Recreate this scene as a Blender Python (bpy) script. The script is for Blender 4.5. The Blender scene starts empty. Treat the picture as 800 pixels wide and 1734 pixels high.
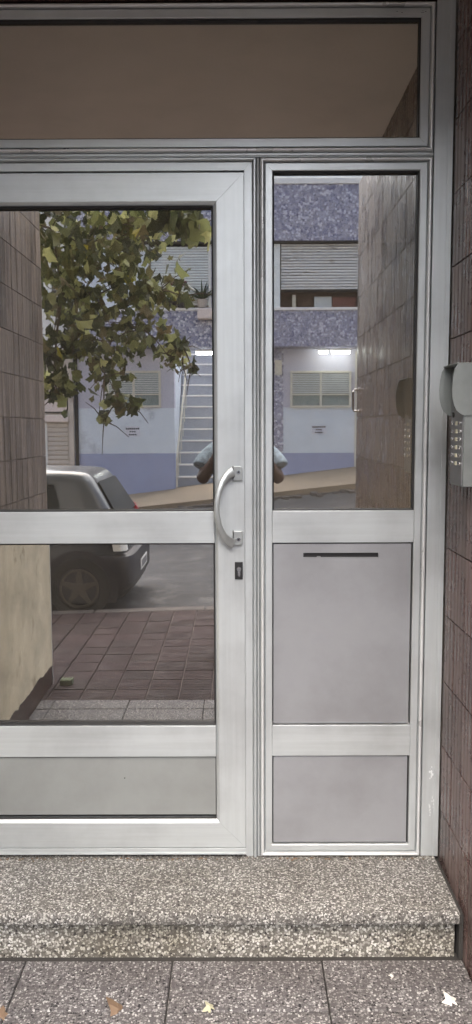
import bpy, bmesh, math, random
from mathutils import Vector, Matrix, Euler, noise
random.seed(7)
S = bpy.context.scene
PI = math.pi
# ------------------------------------------------------------------ camera
H = 1.631                       # lens height above the pavement; the door plane is y = 0
cam = bpy.data.cameras.new('camera'); co = bpy.data.objects.new('camera', cam); S.collection.objects.link(co)
co.location = (0, -2.75, H)
yaw, pitch, roll = -0.00290618, -0.10084045, -0.00378029
F_ = Vector((math.sin(yaw)*math.cos(pitch), math.cos(yaw)*math.cos(pitch), math.sin(pitch)))
R0 = Vector((math.cos(yaw), -math.sin(yaw), 0)); U0 = R0.cross(F_)
R_ = math.cos(roll)*R0 + math.sin(roll)*U0; U_ = -math.sin(roll)*R0 + math.cos(roll)*U0
m3 = Matrix((R_, U_, -F_)).transposed()
co.matrix_world = Matrix.Translation(co.location) @ m3.to_4x4()
cam.sensor_fit = 'VERTICAL'; cam.sensor_height = 36; cam.lens = 1401.5/1734*36
cam.clip_start = 0.02; cam.clip_end = 500
S.camera = co
# ------------------------------------------------------------------ sky and sun
SUN_EL, SUN_AZ = math.radians(57), math.radians(192)     # veiled sun over the street side
w = bpy.data.worlds.new('World'); S.world = w; w.use_nodes = True
nt = w.node_tree; bg = nt.nodes['Background']
sky = nt.nodes.new('ShaderNodeTexSky'); sky.sky_type = 'NISHITA'; sky.sun_disc = False
sky.sun_elevation = SUN_EL; sky.sun_rotation = SUN_AZ; sky.air_density = 1.0; sky.dust_density = 5.0; sky.ozone_density = 1.0
nt.links.new(sky.outputs[0], bg.inputs[0]); bg.inputs[1].default_value = 0.075
sl = bpy.data.lights.new('sun', 'SUN'); so = bpy.data.objects.new('sun', sl); S.collection.objects.link(so)
sl.energy = 1.5; sl.angle = math.radians(100); sl.color = (1, .985, .955)
sd = Vector((math.sin(SUN_AZ)*math.cos(SUN_EL), math.cos(SUN_AZ)*math.cos(SUN_EL), math.sin(SUN_EL)))
so.rotation_euler = sd.to_track_quat('Z', 'Y').to_euler()
S.view_settings.view_transform = 'Standard'; S.view_settings.look = 'None'; S.view_settings.exposure = 3.25
S.view_settings.gamma = 1
S.cycles.max_bounces = 10; S.cycles.glossy_bounces = 6; S.cycles.transparent_max_bounces = 12

# ------------------------------------------------------------------ materials
MATS = {}
def nmat(name):
    m = bpy.data.materials.new(name); m.use_nodes = True; MATS[name] = m
    return m, m.node_tree, m.node_tree.nodes['Principled BSDF']
def N(t, k, **kw):
    n = t.nodes.new(k)
    for a, b in kw.items():
        if a.startswith('_'): n.inputs[a[1:].replace('_', ' ')].default_value = b
        else: setattr(n, a, b)
    return n
def L(t, a, b): t.links.new(a, b)
def ramp(t, stops, interp='LINEAR'):
    r = t.nodes.new('ShaderNodeValToRGB'); r.color_ramp.interpolation = interp
    el = r.color_ramp.elements
    while len(el) < len(stops): el.new(.5)
    for e, (p, c) in zip(el, stops): e.position = p; e.color = (*c, 1) if len(c) == 3 else c
    return r
def c3(c, k): return tuple(min(1, x*k) for x in c)
def simple(name, col, rough=.6, metal=0, var=.15, scale=12, bump=.1, bscale=60, stretch=(1, 1, 1), spec=.5, grime=None):
    """noise-varied base colour, fine bump"""
    m, t, p = nmat(name)
    tc = N(t, 'ShaderNodeTexCoord'); mp = N(t, 'ShaderNodeMapping'); mp.inputs['Scale'].default_value = stretch
    L(t, tc.outputs['Object'], mp.inputs[0])
    n1 = N(t, 'ShaderNodeTexNoise', _Scale=scale, _Detail=6, _Roughness=.6); L(t, mp.outputs[0], n1.inputs['Vector'])
    r = ramp(t, [(.3, c3(col, 1-var)), (.7, c3(col, 1+var))]); L(t, n1.outputs[0], r.inputs[0])
    out = r.outputs[0]
    if grime:
        n3 = N(t, 'ShaderNodeTexNoise', _Scale=grime[1], _Detail=8, _Roughness=.7); L(t, mp.outputs[0], n3.inputs['Vector'])
        r3 = ramp(t, [(grime[2], (0, 0, 0)), (grime[2]+.12, (1, 1, 1))]); L(t, n3.outputs[0], r3.inputs[0])
        mx = N(t, 'ShaderNodeMixRGB'); L(t, r3.outputs[0], mx.inputs[0]); L(t, out, mx.inputs[1]); mx.inputs[2].default_value = (*grime[0], 1)
        out = mx.outputs[0]
    L(t, out, p.inputs['Base Color'])
    p.inputs['Roughness'].default_value = rough; p.inputs['Metallic'].default_value = metal
    p.inputs['Specular IOR Level'].default_value = spec
    if bump:
        n2 = N(t, 'ShaderNodeTexNoise', _Scale=bscale, _Detail=4); L(t, mp.outputs[0], n2.inputs['Vector'])
        b = N(t, 'ShaderNodeBump', _Strength=bump, _Distance=.01); L(t, n2.outputs[0], b.inputs['Height']); L(t, b.outputs[0], p.inputs['Normal'])
    return m
def brushed(name, col, rough, metal, stretch, var=.06):
    m, t, p = nmat(name)
    tc = N(t, 'ShaderNodeTexCoord'); mp = N(t, 'ShaderNodeMapping'); mp.inputs['Scale'].default_value = stretch
    L(t, tc.outputs['Object'], mp.inputs[0])
    n1 = N(t, 'ShaderNodeTexNoise', _Scale=60, _Detail=5, _Roughness=.65); L(t, mp.outputs[0], n1.inputs['Vector'])
    n2 = N(t, 'ShaderNodeTexNoise', _Scale=3.2, _Detail=7, _Roughness=.6); L(t, tc.outputs['Object'], n2.inputs['Vector'])
    r = ramp(t, [(.32, c3(col, 1-var)), (.68, c3(col, 1+var))]); L(t, n1.outputs[0], r.inputs[0])
    r2 = ramp(t, [(.34, (.84, .83, .83)), (.56, (1, 1, 1))]); L(t, n2.outputs[0], r2.inputs[0])
    mu = N(t, 'ShaderNodeMixRGB', blend_type='MULTIPLY'); mu.inputs[0].default_value = 1
    L(t, r.outputs[0], mu.inputs[1]); L(t, r2.outputs[0], mu.inputs[2]); L(t, mu.outputs[0], p.inputs['Base Color'])
    r3 = ramp(t, [(.3, (rough-.06,)*3), (.7, (rough+.1,)*3)]); L(t, n2.outputs[0], r3.inputs[0]); L(t, r3.outputs[0], p.inputs['Roughness'])
    p.inputs['Metallic'].default_value = metal
    b = N(t, 'ShaderNodeBump', _Strength=.015, _Distance=.002); L(t, n1.outputs[0], b.inputs['Height']); L(t, b.outputs[0], p.inputs['Normal'])
    return m
ALC = (.49, .520, .532)
AV = brushed('aluminium_vertical', ALC, .38, .42, (1, 1, .03))
AH = brushed('aluminium_horizontal', ALC, .38, .42, (.03, 1, 1))
AP = brushed('aluminium_panel', (.29, .297, .315), .45, .3, (.3, 1, .3), .02)
AK = brushed('aluminium_kick_panel', (.28, .293, .289), .45, .3, (.3, 1, .3), .02)
RUB = simple('black_rubber', (.012, .012, .013), .6, var=.1, bump=0)
BLK = simple('black_plastic', (.015, .015, .016), .4, bump=0)
DARKGAP = simple('dark_gap', (.03, .028, .026), .9, bump=0)
HND = brushed('handle_metal', (.36, .38, .38), .36, .6, (1, 1, .2))
STEEL = simple('polished_steel', (.7, .7, .7), .2, 1, .05, bump=0)
INTG = simple('intercom_metal', (.24, .26, .255), .42, .6, .08, 20, .03)
INTD = simple('intercom_plate', (.20, .205, .215), .45, .6, .1, 20, .03)

def glass_mat(name, refl, tint, trans):
    m, t, p = nmat(name); t.nodes.remove(p)
    o = t.nodes['Material Output']
    g = N(t, 'ShaderNodeBsdfGlossy'); g.inputs['Roughness'].default_value = 0; g.inputs['Color'].default_value = (*tint, 1)
    tr = N(t, 'ShaderNodeBsdfTransparent'); tr.inputs['Color'].default_value = (*trans, 1)
    df = N(t, 'ShaderNodeBsdfDiffuse'); df.inputs['Color'].default_value = (.48, .45, .40, 1)    # pale veil standing in for light from the hall, faintly smudged
    lw = N(t, 'ShaderNodeLayerWeight', _Blend=.35)
    mr = N(t, 'ShaderNodeMapRange'); L(t, lw.outputs['Fresnel'], mr.inputs[0]); mr.inputs['To Min'].default_value = refl; mr.inputs['To Max'].default_value = .95
    mx = N(t, 'ShaderNodeMixShader'); L(t, mr.outputs[0], mx.inputs[0]); L(t, tr.outputs[0], mx.inputs[1]); L(t, g.outputs[0], mx.inputs[2])
    m2 = N(t, 'ShaderNodeMixShader')
    tc = N(t, 'ShaderNodeTexCoord'); n = N(t, 'ShaderNodeTexNoise', _Scale=6, _Detail=8); L(t, tc.outputs['Object'], n.inputs['Vector'])
    r = ramp(t, [(.35, (.022,)*3), (.75, (.055,)*3)]); L(t, n.outputs[0], r.inputs[0]); L(t, r.outputs[0], m2.inputs[0])
    L(t, mx.outputs[0], m2.inputs[1]); L(t, df.outputs[0], m2.inputs[2]); L(t, m2.outputs[0], o.inputs[0])
    return m
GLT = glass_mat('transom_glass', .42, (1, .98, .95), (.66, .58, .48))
GLS = glass_mat('reflective_glass', .25, (.94, .97, 1.0), (.66, .58, .48))
CLR = simple('window_dark_glass', (.05, .055, .06), .06, 0, .1, bump=0, spec=.9)

def terrazzo(name, base, cols, scale, rough=.7, stain=None, mortar=.5):
    m, t, p = nmat(name)
    tc = N(t, 'ShaderNodeTexCoord')
    nz = N(t, 'ShaderNodeTexNoise', _Scale=scale*.8, _Detail=2); L(t, tc.outputs['Object'], nz.inputs['Vector'])
    mv = N(t, 'ShaderNodeMixRGB'); mv.inputs[0].default_value = .012; L(t, tc.outputs['Object'], mv.inputs[1]); L(t, nz.outputs['Color'], mv.inputs[2])
    v = N(t, 'ShaderNodeTexVoronoi', _Scale=scale); L(t, mv.outputs[0], v.inputs['Vector'])
    sp = N(t, 'ShaderNodeSeparateColor'); L(t, v.outputs['Color'], sp.inputs[0])
    r = ramp(t, cols, 'CONSTANT'); L(t, sp.outputs[0], r.inputs[0])
    d = ramp(t, [(mortar, (0, 0, 0)), (mortar+.08, (1, 1, 1))]); L(t, v.outputs['Distance'], d.inputs[0])
    mx = N(t, 'ShaderNodeMixRGB'); L(t, d.outputs[0], mx.inputs[0]); L(t, r.outputs[0], mx.inputs[1]); mx.inputs[2].default_value = (*base, 1)
    n2 = N(t, 'ShaderNodeTexNoise', _Scale=3.5, _Detail=7, _Roughness=.65); L(t, tc.outputs['Object'], n2.inputs['Vector'])
    r2 = ramp(t, [(.3, stain or (.75, .73, .68)), (.62, (1.0, 1.0, 1.0))]); L(t, n2.outputs[0], r2.inputs[0])
    mu = N(t, 'ShaderNodeMixRGB', blend_type='MULTIPLY'); mu.inputs[0].default_value = 1
    L(t, mx.outputs[0], mu.inputs[1]); L(t, r2.outputs[0], mu.inputs[2])
    L(t, mu.outputs[0], p.inputs['Base Color']); p.inputs['Roughness'].default_value = rough
    b = N(t, 'ShaderNodeBump', _Strength=.5, _Distance=.003, invert=True); L(t, v.outputs['Distance'], b.inputs['Height']); L(t, b.outputs[0], p.inputs['Normal'])
    return m
TZ_STEP = terrazzo('terrazzo_step', (.105, .100, .093), [(0, (.42, .415, .39)), (.30, (.235, .23, .22)), (.58, (.13, .124, .12)), (.80, (.035, .032, .032)), (.91, (.58, .575, .56))], 165, stain=(.66, .64, .60))
TZ_RISE = terrazzo('terrazzo_riser', (.12, .112, .098), [(0, (.47, .46, .42)), (.36, (.27, .26, .24)), (.64, (.16, .15, .135)), (.82, (.04, .036, .036)), (.91, (.60, .59, .57))], 128, stain=(.58, .55, .47))
TZ_PAVE = terrazzo('terrazzo_paving', (.088, .082, .083), [(0, (.26, .25, .248)), (.30, (.155, .147, .148)), (.58, (.095, .088, .092)), (.78, (.014, .013, .015)), (.90, (.46, .455, .445))], 150, stain=(.70, .68, .66))
BAND = terrazzo('blue_pebble_render', (.30, .305, .38), [(0, (.40, .41, .50)), (.38, (.25, .26, .38)), (.66, (.64, .65, .72)), (.88, (.16, .17, .28))], 21, stain=(.82, .80, .80), mortar=.62)

def tile_mat(name, a, b, dusty, rough=.28):
    m, t, p = nmat(name)
    tc = N(t, 'ShaderNodeTexCoord'); oi = N(t, 'ShaderNodeObjectInfo')
    ad = N(t, 'ShaderNodeVectorMath', operation='ADD'); L(t, tc.outputs['Object'], ad.inputs[0]); L(t, oi.outputs['Location'], ad.inputs[1])
    mp = N(t, 'ShaderNodeMapping'); mp.inputs['Scale'].default_value = (24, 24, 1.4); L(t, ad.outputs[0], mp.inputs[0])
    n = N(t, 'ShaderNodeTexNoise', _Scale=1, _Detail=6, _Roughness=.6); L(t, mp.outputs[0], n.inputs['Vector'])
    r = ramp(t, [(.35, a), (.6, b)]); L(t, n.outputs[0], r.inputs[0])
    hs = N(t, 'ShaderNodeHueSaturation'); L(t, r.outputs[0], hs.inputs['Color'])
    mr = N(t, 'ShaderNodeMapRange'); L(t, oi.outputs['Random'], mr.inputs[0]); mr.inputs['To Min'].default_value = .75; mr.inputs['To Max'].default_value = 1.3; L(t, mr.outputs[0], hs.inputs['Value'])
    n2 = N(t, 'ShaderNodeTexNoise', _Scale=7, _Detail=8, _Roughness=.7); L(t, ad.outputs[0], n2.inputs['Vector'])
    r2 = ramp(t, [(.50, (0, 0, 0)), (.72, (.65,)*3)]); L(t, n2.outputs[0], r2.inputs[0])
    mx = N(t, 'ShaderNodeMixRGB'); L(t, r2.outputs[0], mx.inputs[0]); L(t, hs.outputs[0], mx.inputs[1]); mx.inputs[2].default_value = (*dusty, 1)
    L(t, mx.outputs[0], p.inputs['Base Color'])
    r3 = ramp(t, [(.4, (rough,)*3), (.7, (rough+.35,)*3)]); L(t, n2.outputs[0], r3.inputs[0]); L(t, r3.outputs[0], p.inputs['Roughness'])
    bp = N(t, 'ShaderNodeBump', _Strength=.10, _Distance=.003); L(t, n.outputs[0], bp.inputs['Height']); L(t, bp.outputs[0], p.inputs['Normal'])
    return m
TILE = tile_mat('glazed_brown_tile', (.058, .033, .029), (.105, .066, .060), (.22, .18, .165), .17)
TILEL = tile_mat('glazed_brown_tile_pale', (.11, .078, .062), (.30, .235, .19), (.36, .30, .23), .3)  # paler version of the brown tile, for the left wall
ORT = tile_mat('rust_stained_tile', (.10, .045, .03), (.20, .09, .05), (.16, .10, .07))
GROUT = simple('pale_grout', (.36, .32, .29), .9, var=.3, scale=20)
PLAST = simple('beige_peeling_plaster', (0.750, 0.650, 0.463), .85, var=.28, scale=3.5, bump=.3, bscale=40, grime=((.27, .19, .11), 4.5, .58))
SKIRT = simple('dark_red_skirting', (.05, .025, .022), .4, var=.4, scale=20)
CEIL = simple('porch_ceiling_paint', (.80, .75, .68), .9, var=.08, scale=2.5, bump=.15, bscale=90)
WHT = simple('white_paint', (.78, .78, .76), .6, var=.05, scale=4, bump=.05, grime=((.5, .48, .44), 6, .66))
WALLC = simple('facade_paint', (.55, .52, .47), .85, var=.1, scale=2)
REDT = tile_mat('red_pavement_tile', (.021, .009, .010), (.034, .017, .019), (.055, .043, .042), .75)  # base colour darkened in place of the house's shade on the pavement
ASPH = simple('old_asphalt', (0.021, 0.022, 0.026), .85, var=.35, scale=2.2, bump=.6, bscale=45, grime=((.075, .075, .075), 3, .54))
CONC = simple('tan_concrete', (0.248, 0.198, 0.142), .9, var=.15, scale=1.5, bump=.3, bscale=30, grime=((.25, .2, .15), 4, .62))
KERB = simple('kerb_stone', (.075, .065, .06), .85, var=.3, scale=6, bump=.4)
LAV = simple('lavender_wall_paint', (0.504, 0.504, 0.588), .8, var=.06, scale=1.5, grime=((.33, .32, .38), 1.4, .60))
LBL = simple('pale_blue_wall_paint', (0.634, 0.702, 0.783), .8, var=.05, scale=1.5, grime=((.45, .48, .55), 1.6, .58))
DBL = simple('blue_dado_paint', (0.317, 0.358, 0.527), .75, var=.08, scale=1.5, grime=((.3, .33, .46), 2, .6))
SHUT = simple('old_white_shutter', (.70, .71, .70), .55, var=.08, scale=3, stretch=(1, 1, 4), grime=((.13, .11, .10), 3.1, .58))
SHUTB = simple('pale_blue_shutter', (0.750, 0.800, 0.800), .5, var=.06, scale=3, stretch=(1, 1, 4))
SLATG = simple('grey_louvre', (0.525, 0.562, 0.562), .6, var=.1, scale=3)
CRM = simple('cream_joinery', (.60, .58, .50), .6, var=.08)
INTW = simple('hall_wall_paint', (.66, .58, .47), .85, var=.06, scale=2)
STEPC = simple('stair_concrete', (0.309, 0.337, 0.393), .8, var=.1, scale=2)
GRYB = simple('grey_beige_wall', (0.546, 0.494, 0.442), .85, var=.12, scale=1.6, grime=((.3, .26, .23), 2, .6))
PNK = simple('pinkish_stone', (0.720, 0.624, 0.576), .8, var=.08)
BARK = simple('bark', (.09, .065, .045), .9, var=.3, scale=14, bump=.6)
def leaf_mat(name, stops):
    m, t, p = nmat(name)
    g = N(t, 'ShaderNodeNewGeometry'); oi = N(t, 'ShaderNodeObjectInfo')
    ad = N(t, 'ShaderNodeMath', operation='ADD'); L(t, g.outputs['Random Per Island'], ad.inputs[0]); L(t, oi.outputs['Random'], ad.inputs[1])
    fr = N(t, 'ShaderNodeMath', operation='FRACT'); L(t, ad.outputs[0], fr.inputs[0])
    r = ramp(t, stops); L(t, fr.outputs[0], r.inputs[0]); L(t, r.outputs[0], p.inputs['Base Color'])
    p.inputs['Roughness'].default_value = .45
    tl = N(t, 'ShaderNodeBsdfTranslucent'); L(t, r.outputs[0], tl.inputs[0]); mx = N(t, 'ShaderNodeMixShader'); mx.inputs[0].default_value = .35
    L(t, p.outputs[0], mx.inputs[1]); L(t, tl.outputs[0], mx.inputs[2]); L(t, mx.outputs[0], t.nodes['Material Output'].inputs[0])
    return m
LEAF = leaf_mat('tree_leaf', [(0, (.030, .036, .016)), (.25, (.065, .080, .030)), (.5, (.13, .145, .050)), (.68, (.16, .125, .060)), (.82, (.25, .28, .11)), (1, (.50, .50, .22))])
LEAFY = leaf_mat('yellow_leaf', [(0, (.20, .20, .03)), (1, (.42, .36, .04))])
LEAFD = leaf_mat('dark_leaf', [(0, (.03, .05, .02)), (1, (.07, .11, .04))])
DRY = simple('dry_leaf', (.16, .105, .065), .7, var=.25, scale=60)
PALE = simple('pale_dry_leaf', (.66, .63, .58), .7, var=.15, scale=60)
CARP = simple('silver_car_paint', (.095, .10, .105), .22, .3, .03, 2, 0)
CARG = simple('car_glass', (.012, .015, .015), .3, 0, .05, bump=0, spec=.12)
CARB = simple('dark_bumper_plastic', (.022, .022, .028), .45, 0, .1, bump=0)
TYRE = simple('tyre_rubber', (.025, .025, .025), .8)
RIM = simple('wheel_rim', (0.094, 0.086, 0.072), .4, .5, .1, bump=0)
RED = simple('red_lens', (.55, .02, .03), .2, bump=0)
PLATE = simple('white_plate', (.75, .75, .72), .5, bump=0)
SKIN = simple('skin', (0.072, 0.032, 0.021), .5, var=.08)
SHIRT = simple('light_blue_shirt', (0.257, 0.328, 0.390), .85, var=.45, scale=34, bump=.6, bscale=18)
TROU = simple('dark_trousers', (.03, .035, .05), .9)
HAIR = simple('dark_hair', (.015, .012, .01), .7)
INK = simple('faded_black_ink', (.05, .05, .07), .8)
def emis(name, col, s):
    m, t, p = nmat(name); p.inputs['Base Color'].default_value = (*col, 1); p.inputs['Emission Color'].default_value = (*col, 1); p.inputs['Emission Strength'].default_value = s
    return m
TUBE = emis('fluorescent_tube', (.95, 1, .93), 6)

# ------------------------------------------------------------------ builders
C = S.collection
class MB:
    def __init__(s): s.v = []; s.f = []
    def add(s, vs, fs):
        b = len(s.v); s.v += [tuple(v) for v in vs]; s.f += [tuple(b+i for i in f) for f in fs]; return s
    def box(s, x0, x1, y0, y1, z0, z1, c=0):
        if x1 < x0: x0, x1 = x1, x0
        if y1 < y0: y0, y1 = y1, y0
        if z1 < z0: z0, z1 = z1, z0
        if not c:
            return s.add([(x0,y0,z0),(x1,y0,z0),(x1,y1,z0),(x0,y1,z0),(x0,y0,z1),(x1,y0,z1),(x1,y1,z1),(x0,y1,z1)],
                     [(0,3,2,1),(4,5,6,7),(0,1,5,4),(1,2,6,5),(2,3,7,6),(3,0,4,7)])
        bm = bmesh.new(); r = bmesh.ops.create_cube(bm, size=1)
        for v in bm.verts: v.co = Vector((x0+(v.co.x+.5)*(x1-x0), y0+(v.co.y+.5)*(y1-y0), z0+(v.co.z+.5)*(z1-z0)))
        bmesh.ops.bevel(bm, geom=list(bm.edges), offset=c, segments=2, affect='EDGES', profile=.5)
        bm.verts.index_update()
        s.add([v.co[:] for v in bm.verts], [[v.index for v in f.verts] for f in bm.faces]); bm.free(); return s
    def prism(s, pts, axis, a0, a1):
        """pts: 2D outline; axis 'x','y','z' is the extrusion axis"""
        n = len(pts)
        def P(p, a):
            return (a, p[0], p[1]) if axis == 'x' else (p[0], a, p[1]) if axis == 'y' else (p[0], p[1], a)
        vs = [P(p, a0) for p in pts] + [P(p, a1) for p in pts]
        fs = [tuple(range(n)), tuple(range(2*n-1, n-1, -1))] + [(i, n+i, n+(i+1) % n, (i+1) % n) for i in range(n)]
        return s.add(vs, fs)
    def tube(s, pts, r, n=8, caps=True):
        pts = [Vector(p) for p in pts]; rs = r if isinstance(r, (list, tuple)) else [r]*len(pts)
        b = len(s.v); up = Vector((0, 0, 1))
        for i, p in enumerate(pts):
            d = (pts[min(i+1, len(pts)-1)] - pts[max(i-1, 0)]).normalized()
            u = up if abs(d.z) < .9 else Vector((1, 0, 0))
            a = d.cross(u).normalized(); c = d.cross(a)
            for k in range(n):
                t = 2*PI*k/n; s.v.append(tuple(p + (a*math.cos(t)+c*math.sin(t))*rs[i]))
        for i in range(len(pts)-1):
            for k in range(n):
                s.f.append((b+i*n+k, b+i*n+(k+1) % n, b+(i+1)*n+(k+1) % n, b+(i+1)*n+k))
        if caps:
            s.f.append(tuple(b+k for k in range(n-1, -1, -1))); s.f.append(tuple(b+(len(pts)-1)*n+k for k in range(n)))
        return s
    def ball(s, c, r, sx=1, sy=1, sz=1, n=12, m=8):
        b = len(s.v)
        for i in range(m+1):
            th = PI*i/m
            for k in range(n):
                ph = 2*PI*k/n; s.v.append((c[0]+r*sx*math.sin(th)*math.cos(ph), c[1]+r*sy*math.sin(th)*math.sin(ph), c[2]+r*sz*math.cos(th)))
        for i in range(m):
            for k in range(n): s.f.append((b+i*n+k, b+(i+1)*n+k, b+(i+1)*n+(k+1) % n, b+i*n+(k+1) % n))
        return s
    def disc(s, c, axis, r, depth, n=24):
        pts = [(c[0]+r*math.cos(2*PI*k/n), c[1]+r*math.sin(2*PI*k/n)) for k in range(n)]
        return s.prism(pts, axis, c[2], c[2]+depth)
    def mesh(s, name, mat, smooth=False):
        me = bpy.data.meshes.new(name); me.from_pydata(s.v, [], s.f); me.update()
        bm = bmesh.new(); bm.from_mesh(me); bmesh.ops.recalc_face_normals(bm, faces=bm.faces); bm.to_mesh(me); bm.free()
        if smooth:
            for p in me.polygons: p.use_smooth = True
            try: me.set_sharp_from_angle(angle=math.radians(38))
            except Exception: pass
        me.materials.append(mat); return me
    def obj(s, name, mat, parent=None, smooth=False, origin=None, **kw):
        """vertices are in world coordinates; the object's origin goes to the parent's (or to `origin`)"""
        o = bpy.data.objects.new(name, None) if False else None
        base = Vector(origin) if origin else (world_loc(parent) if parent else Vector((0, 0, 0)))
        s.v = [tuple(Vector(v)-base) for v in s.v]
        me = s.mesh(name, mat, smooth); o = bpy.data.objects.new(name, me); C.objects.link(o)
        if parent: o.parent = parent; o.location = base - world_loc(parent)
        else: o.location = base
        for k, v in kw.items(): o[k] = v
        return o
WL = {}
def world_loc(o):
    v = Vector((0, 0, 0))
    while o: v += Vector(o.location); o = o.parent
    return v
def thing(name, label, cat, loc=(0, 0, 0), group=None):
    o = bpy.data.objects.new(name, None); C.objects.link(o); o.location = loc; o.empty_display_size = .1
    o['label'] = label; o['category'] = cat
    if group: o['group'] = group
    return o
def inst(name, me, loc, parent, rot=(0, 0, 0), sc=(1, 1, 1)):
    o = bpy.data.objects.new(name, me); C.objects.link(o); o.parent = parent
    o.location = Vector(loc) - (world_loc(parent) if parent else Vector((0, 0, 0))); o.rotation_euler = rot; o.scale = sc
    return o
def ring(parent, name, x0, x1, z0, z1, prof, sides='LRTB', mv=None, mh=None, gap=.0004):
    """mitred frame in the plane of the door; prof = [(inset from the outer edge, y)], one mesh per bar"""
    mv = mv or AV; mh = mh or AH
    out = []
    def corner(t, cx, cz):
        return (x0+t if cx < 0 else x1-t, z0+t if cz < 0 else z1-t)
    ends = {'L': ((-1, -1), (-1, 1)), 'R': ((1, -1), (1, 1)), 'T': ((-1, 1), (1, 1)), 'B': ((-1, -1), (1, -1))}
    for sd_ in sides:
        (a, b) = ends[sd_]; m = MB(); vs = []; n = len(prof)
        for (cx, cz) in (a, b):
            for (t, y) in prof:
                X, Z = corner(t, cx, cz)
                if sd_ in 'LR': Z += gap if cz < 0 else -gap
                else: X += gap if cx < 0 else -gap
                vs.append((X, y, Z))
        fs = [(i, i+1, n+i+1, n+i) for i in range(n-1)] + [(n-1, 0, n, 2*n-1)]
        fs += [tuple(range(n)), tuple(range(2*n-1, n-1, -1))]
        m.add(vs, fs)
        out.append(m.obj(name, mv if sd_ in 'LR' else mh, parent))
    return out

# ================================================================== SETTING: ground
def z_road(x, y):
    x = max(-9, min(9, x)); t = max(0, min(1, (-4.62-y)/9.7))
    return (-.10 + t*.212) + (.03 + t*.0756)*x
def z_walk(x, y):       # red pavement of this side
    x = max(-9, min(9, x)); t = max(0, min(1, (-2.3-y)/2.3))
    return t*(.035 + .03*x)
m = MB(); nx, ny = 60, 60
xs = [-60+120*i/nx for i in range(nx+1)]; ys = [-4.60-18*j/ny for j in range(ny+1)]
for y in ys:
    for x in xs: m.v.append((x, y, z_road(x, y)))
for j in range(ny):
    for i in range(nx): a = j*(nx+1)+i; m.f.append((a, a+1, a+nx+2, a+nx+1))
m.obj('road', ASPH, kind='structure')
m = MB(); m.add([(-200, -200, -1.3), (200, -200, -1.3), (200, 200, -1.3), (-200, 200, -1.3)], [(0, 1, 2, 3)]); m.obj('ground', ASPH, kind='structure')
# base of this side's pavement
m = MB(); xs = [-30+i for i in range(61)]; ys = [-2.08, -2.6, -3.1, -3.6, -4.1, -4.46]
for y in ys:
    for x in xs: m.v.append((x, y, z_walk(x, y)-.014))
for j in range(len(ys)-1):
    for i in range(60): a = j*61+i; m.f.append((a, a+1, a+62, a+61))
pav = m.obj('pavement', simple('pavement_joint', (.15, .12, .12), .9), kind='structure')
T = .2; XL0 = -1.29
tm = MB()
tm.box(-.0955, .0955, -.0955, .0955, -.012, -.003)
for k in range(6):
    y = -.094+k*.0322; tm.box(-.0940, .0940, y, y+.0262, -.0035, .001)
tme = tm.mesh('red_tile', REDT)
k = 0; rest = MB()
for j in range(12):
    for i in range(-30, 31):
        x = i*T+.03+.1; y = -2.18-j*T
        if y < -4.45 or (x < XL0 and y > -2.5): continue
        z = z_walk(x, y)+random.uniform(-.002, .002); rot = (math.atan((z_walk(x, y+.1)-z_walk(x, y-.1))/.2)+random.uniform(-.008, .008), -math.atan((z_walk(x+.1, y)-z_walk(x-.1, y))/.2), random.uniform(-.01, .01))
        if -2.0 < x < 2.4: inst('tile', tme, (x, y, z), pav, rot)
        else: rest.box(x-.097, x+.097, y-.097, y+.097, z-.012, z)
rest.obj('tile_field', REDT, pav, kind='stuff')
# kerb stones
kb = MB(); kb.box(-.495, .495, -.075, .075, -.25, 0, .012); kme = kb.mesh('kerb_stone', KERB)
kr = bpy.data.objects.new('kerb', None); C.objects.link(kr); kr['kind'] = 'structure'
for i in range(-12, 13):
    x = i*1.0+.2
    inst('kerb_block', kme, (x, -4.54, z_walk(x, -4.6)+.002), kr, (0, -math.atan(.03), 0))
# far pavement
m = MB()
xs = [-30+i for i in range(61)]
def zf(x, y): return z_road(x, -14.3) + .12 + max(0, (-14.3-y))*(.066+.006*max(-9, min(9, x)))
for y in (-14.3, -15.1, -15.9, -17.2):
    for x in xs: m.v.append((x, y, zf(x, y)))
for x in xs: m.v.append((x, -14.3, zf(x, -14.3)-.5))
for j in range(3):
    for i in range(60): a = j*61+i; m.f.append((a, a+1, a+62, a+61))
for i in range(60): m.f.append((i, i+1, 244+i+1, 244+i))
m.obj('far_pavement', CONC, kind='structure')
rb = MB()
for i in range(420):
    x = random.uniform(-6, 6); y = -14.25+random.gauss(0, .16)+.14; r = random.uniform(.02, .08)
    rb.box(x-r, x+r, y-r*.7, y+r*.7, z_road(x, y)-.02, z_road(x, y)+r*.7, r*.25)
rb.obj('kerb_rubble', KERB, kind='stuff')

# ================================================================== PORCH
XR, XL, YR, YL, ZC = .689, -1.20, -2.08, -2.40, 3.011
ZF = 3.45                       # underside of the facade beam
SZ = .152
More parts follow.
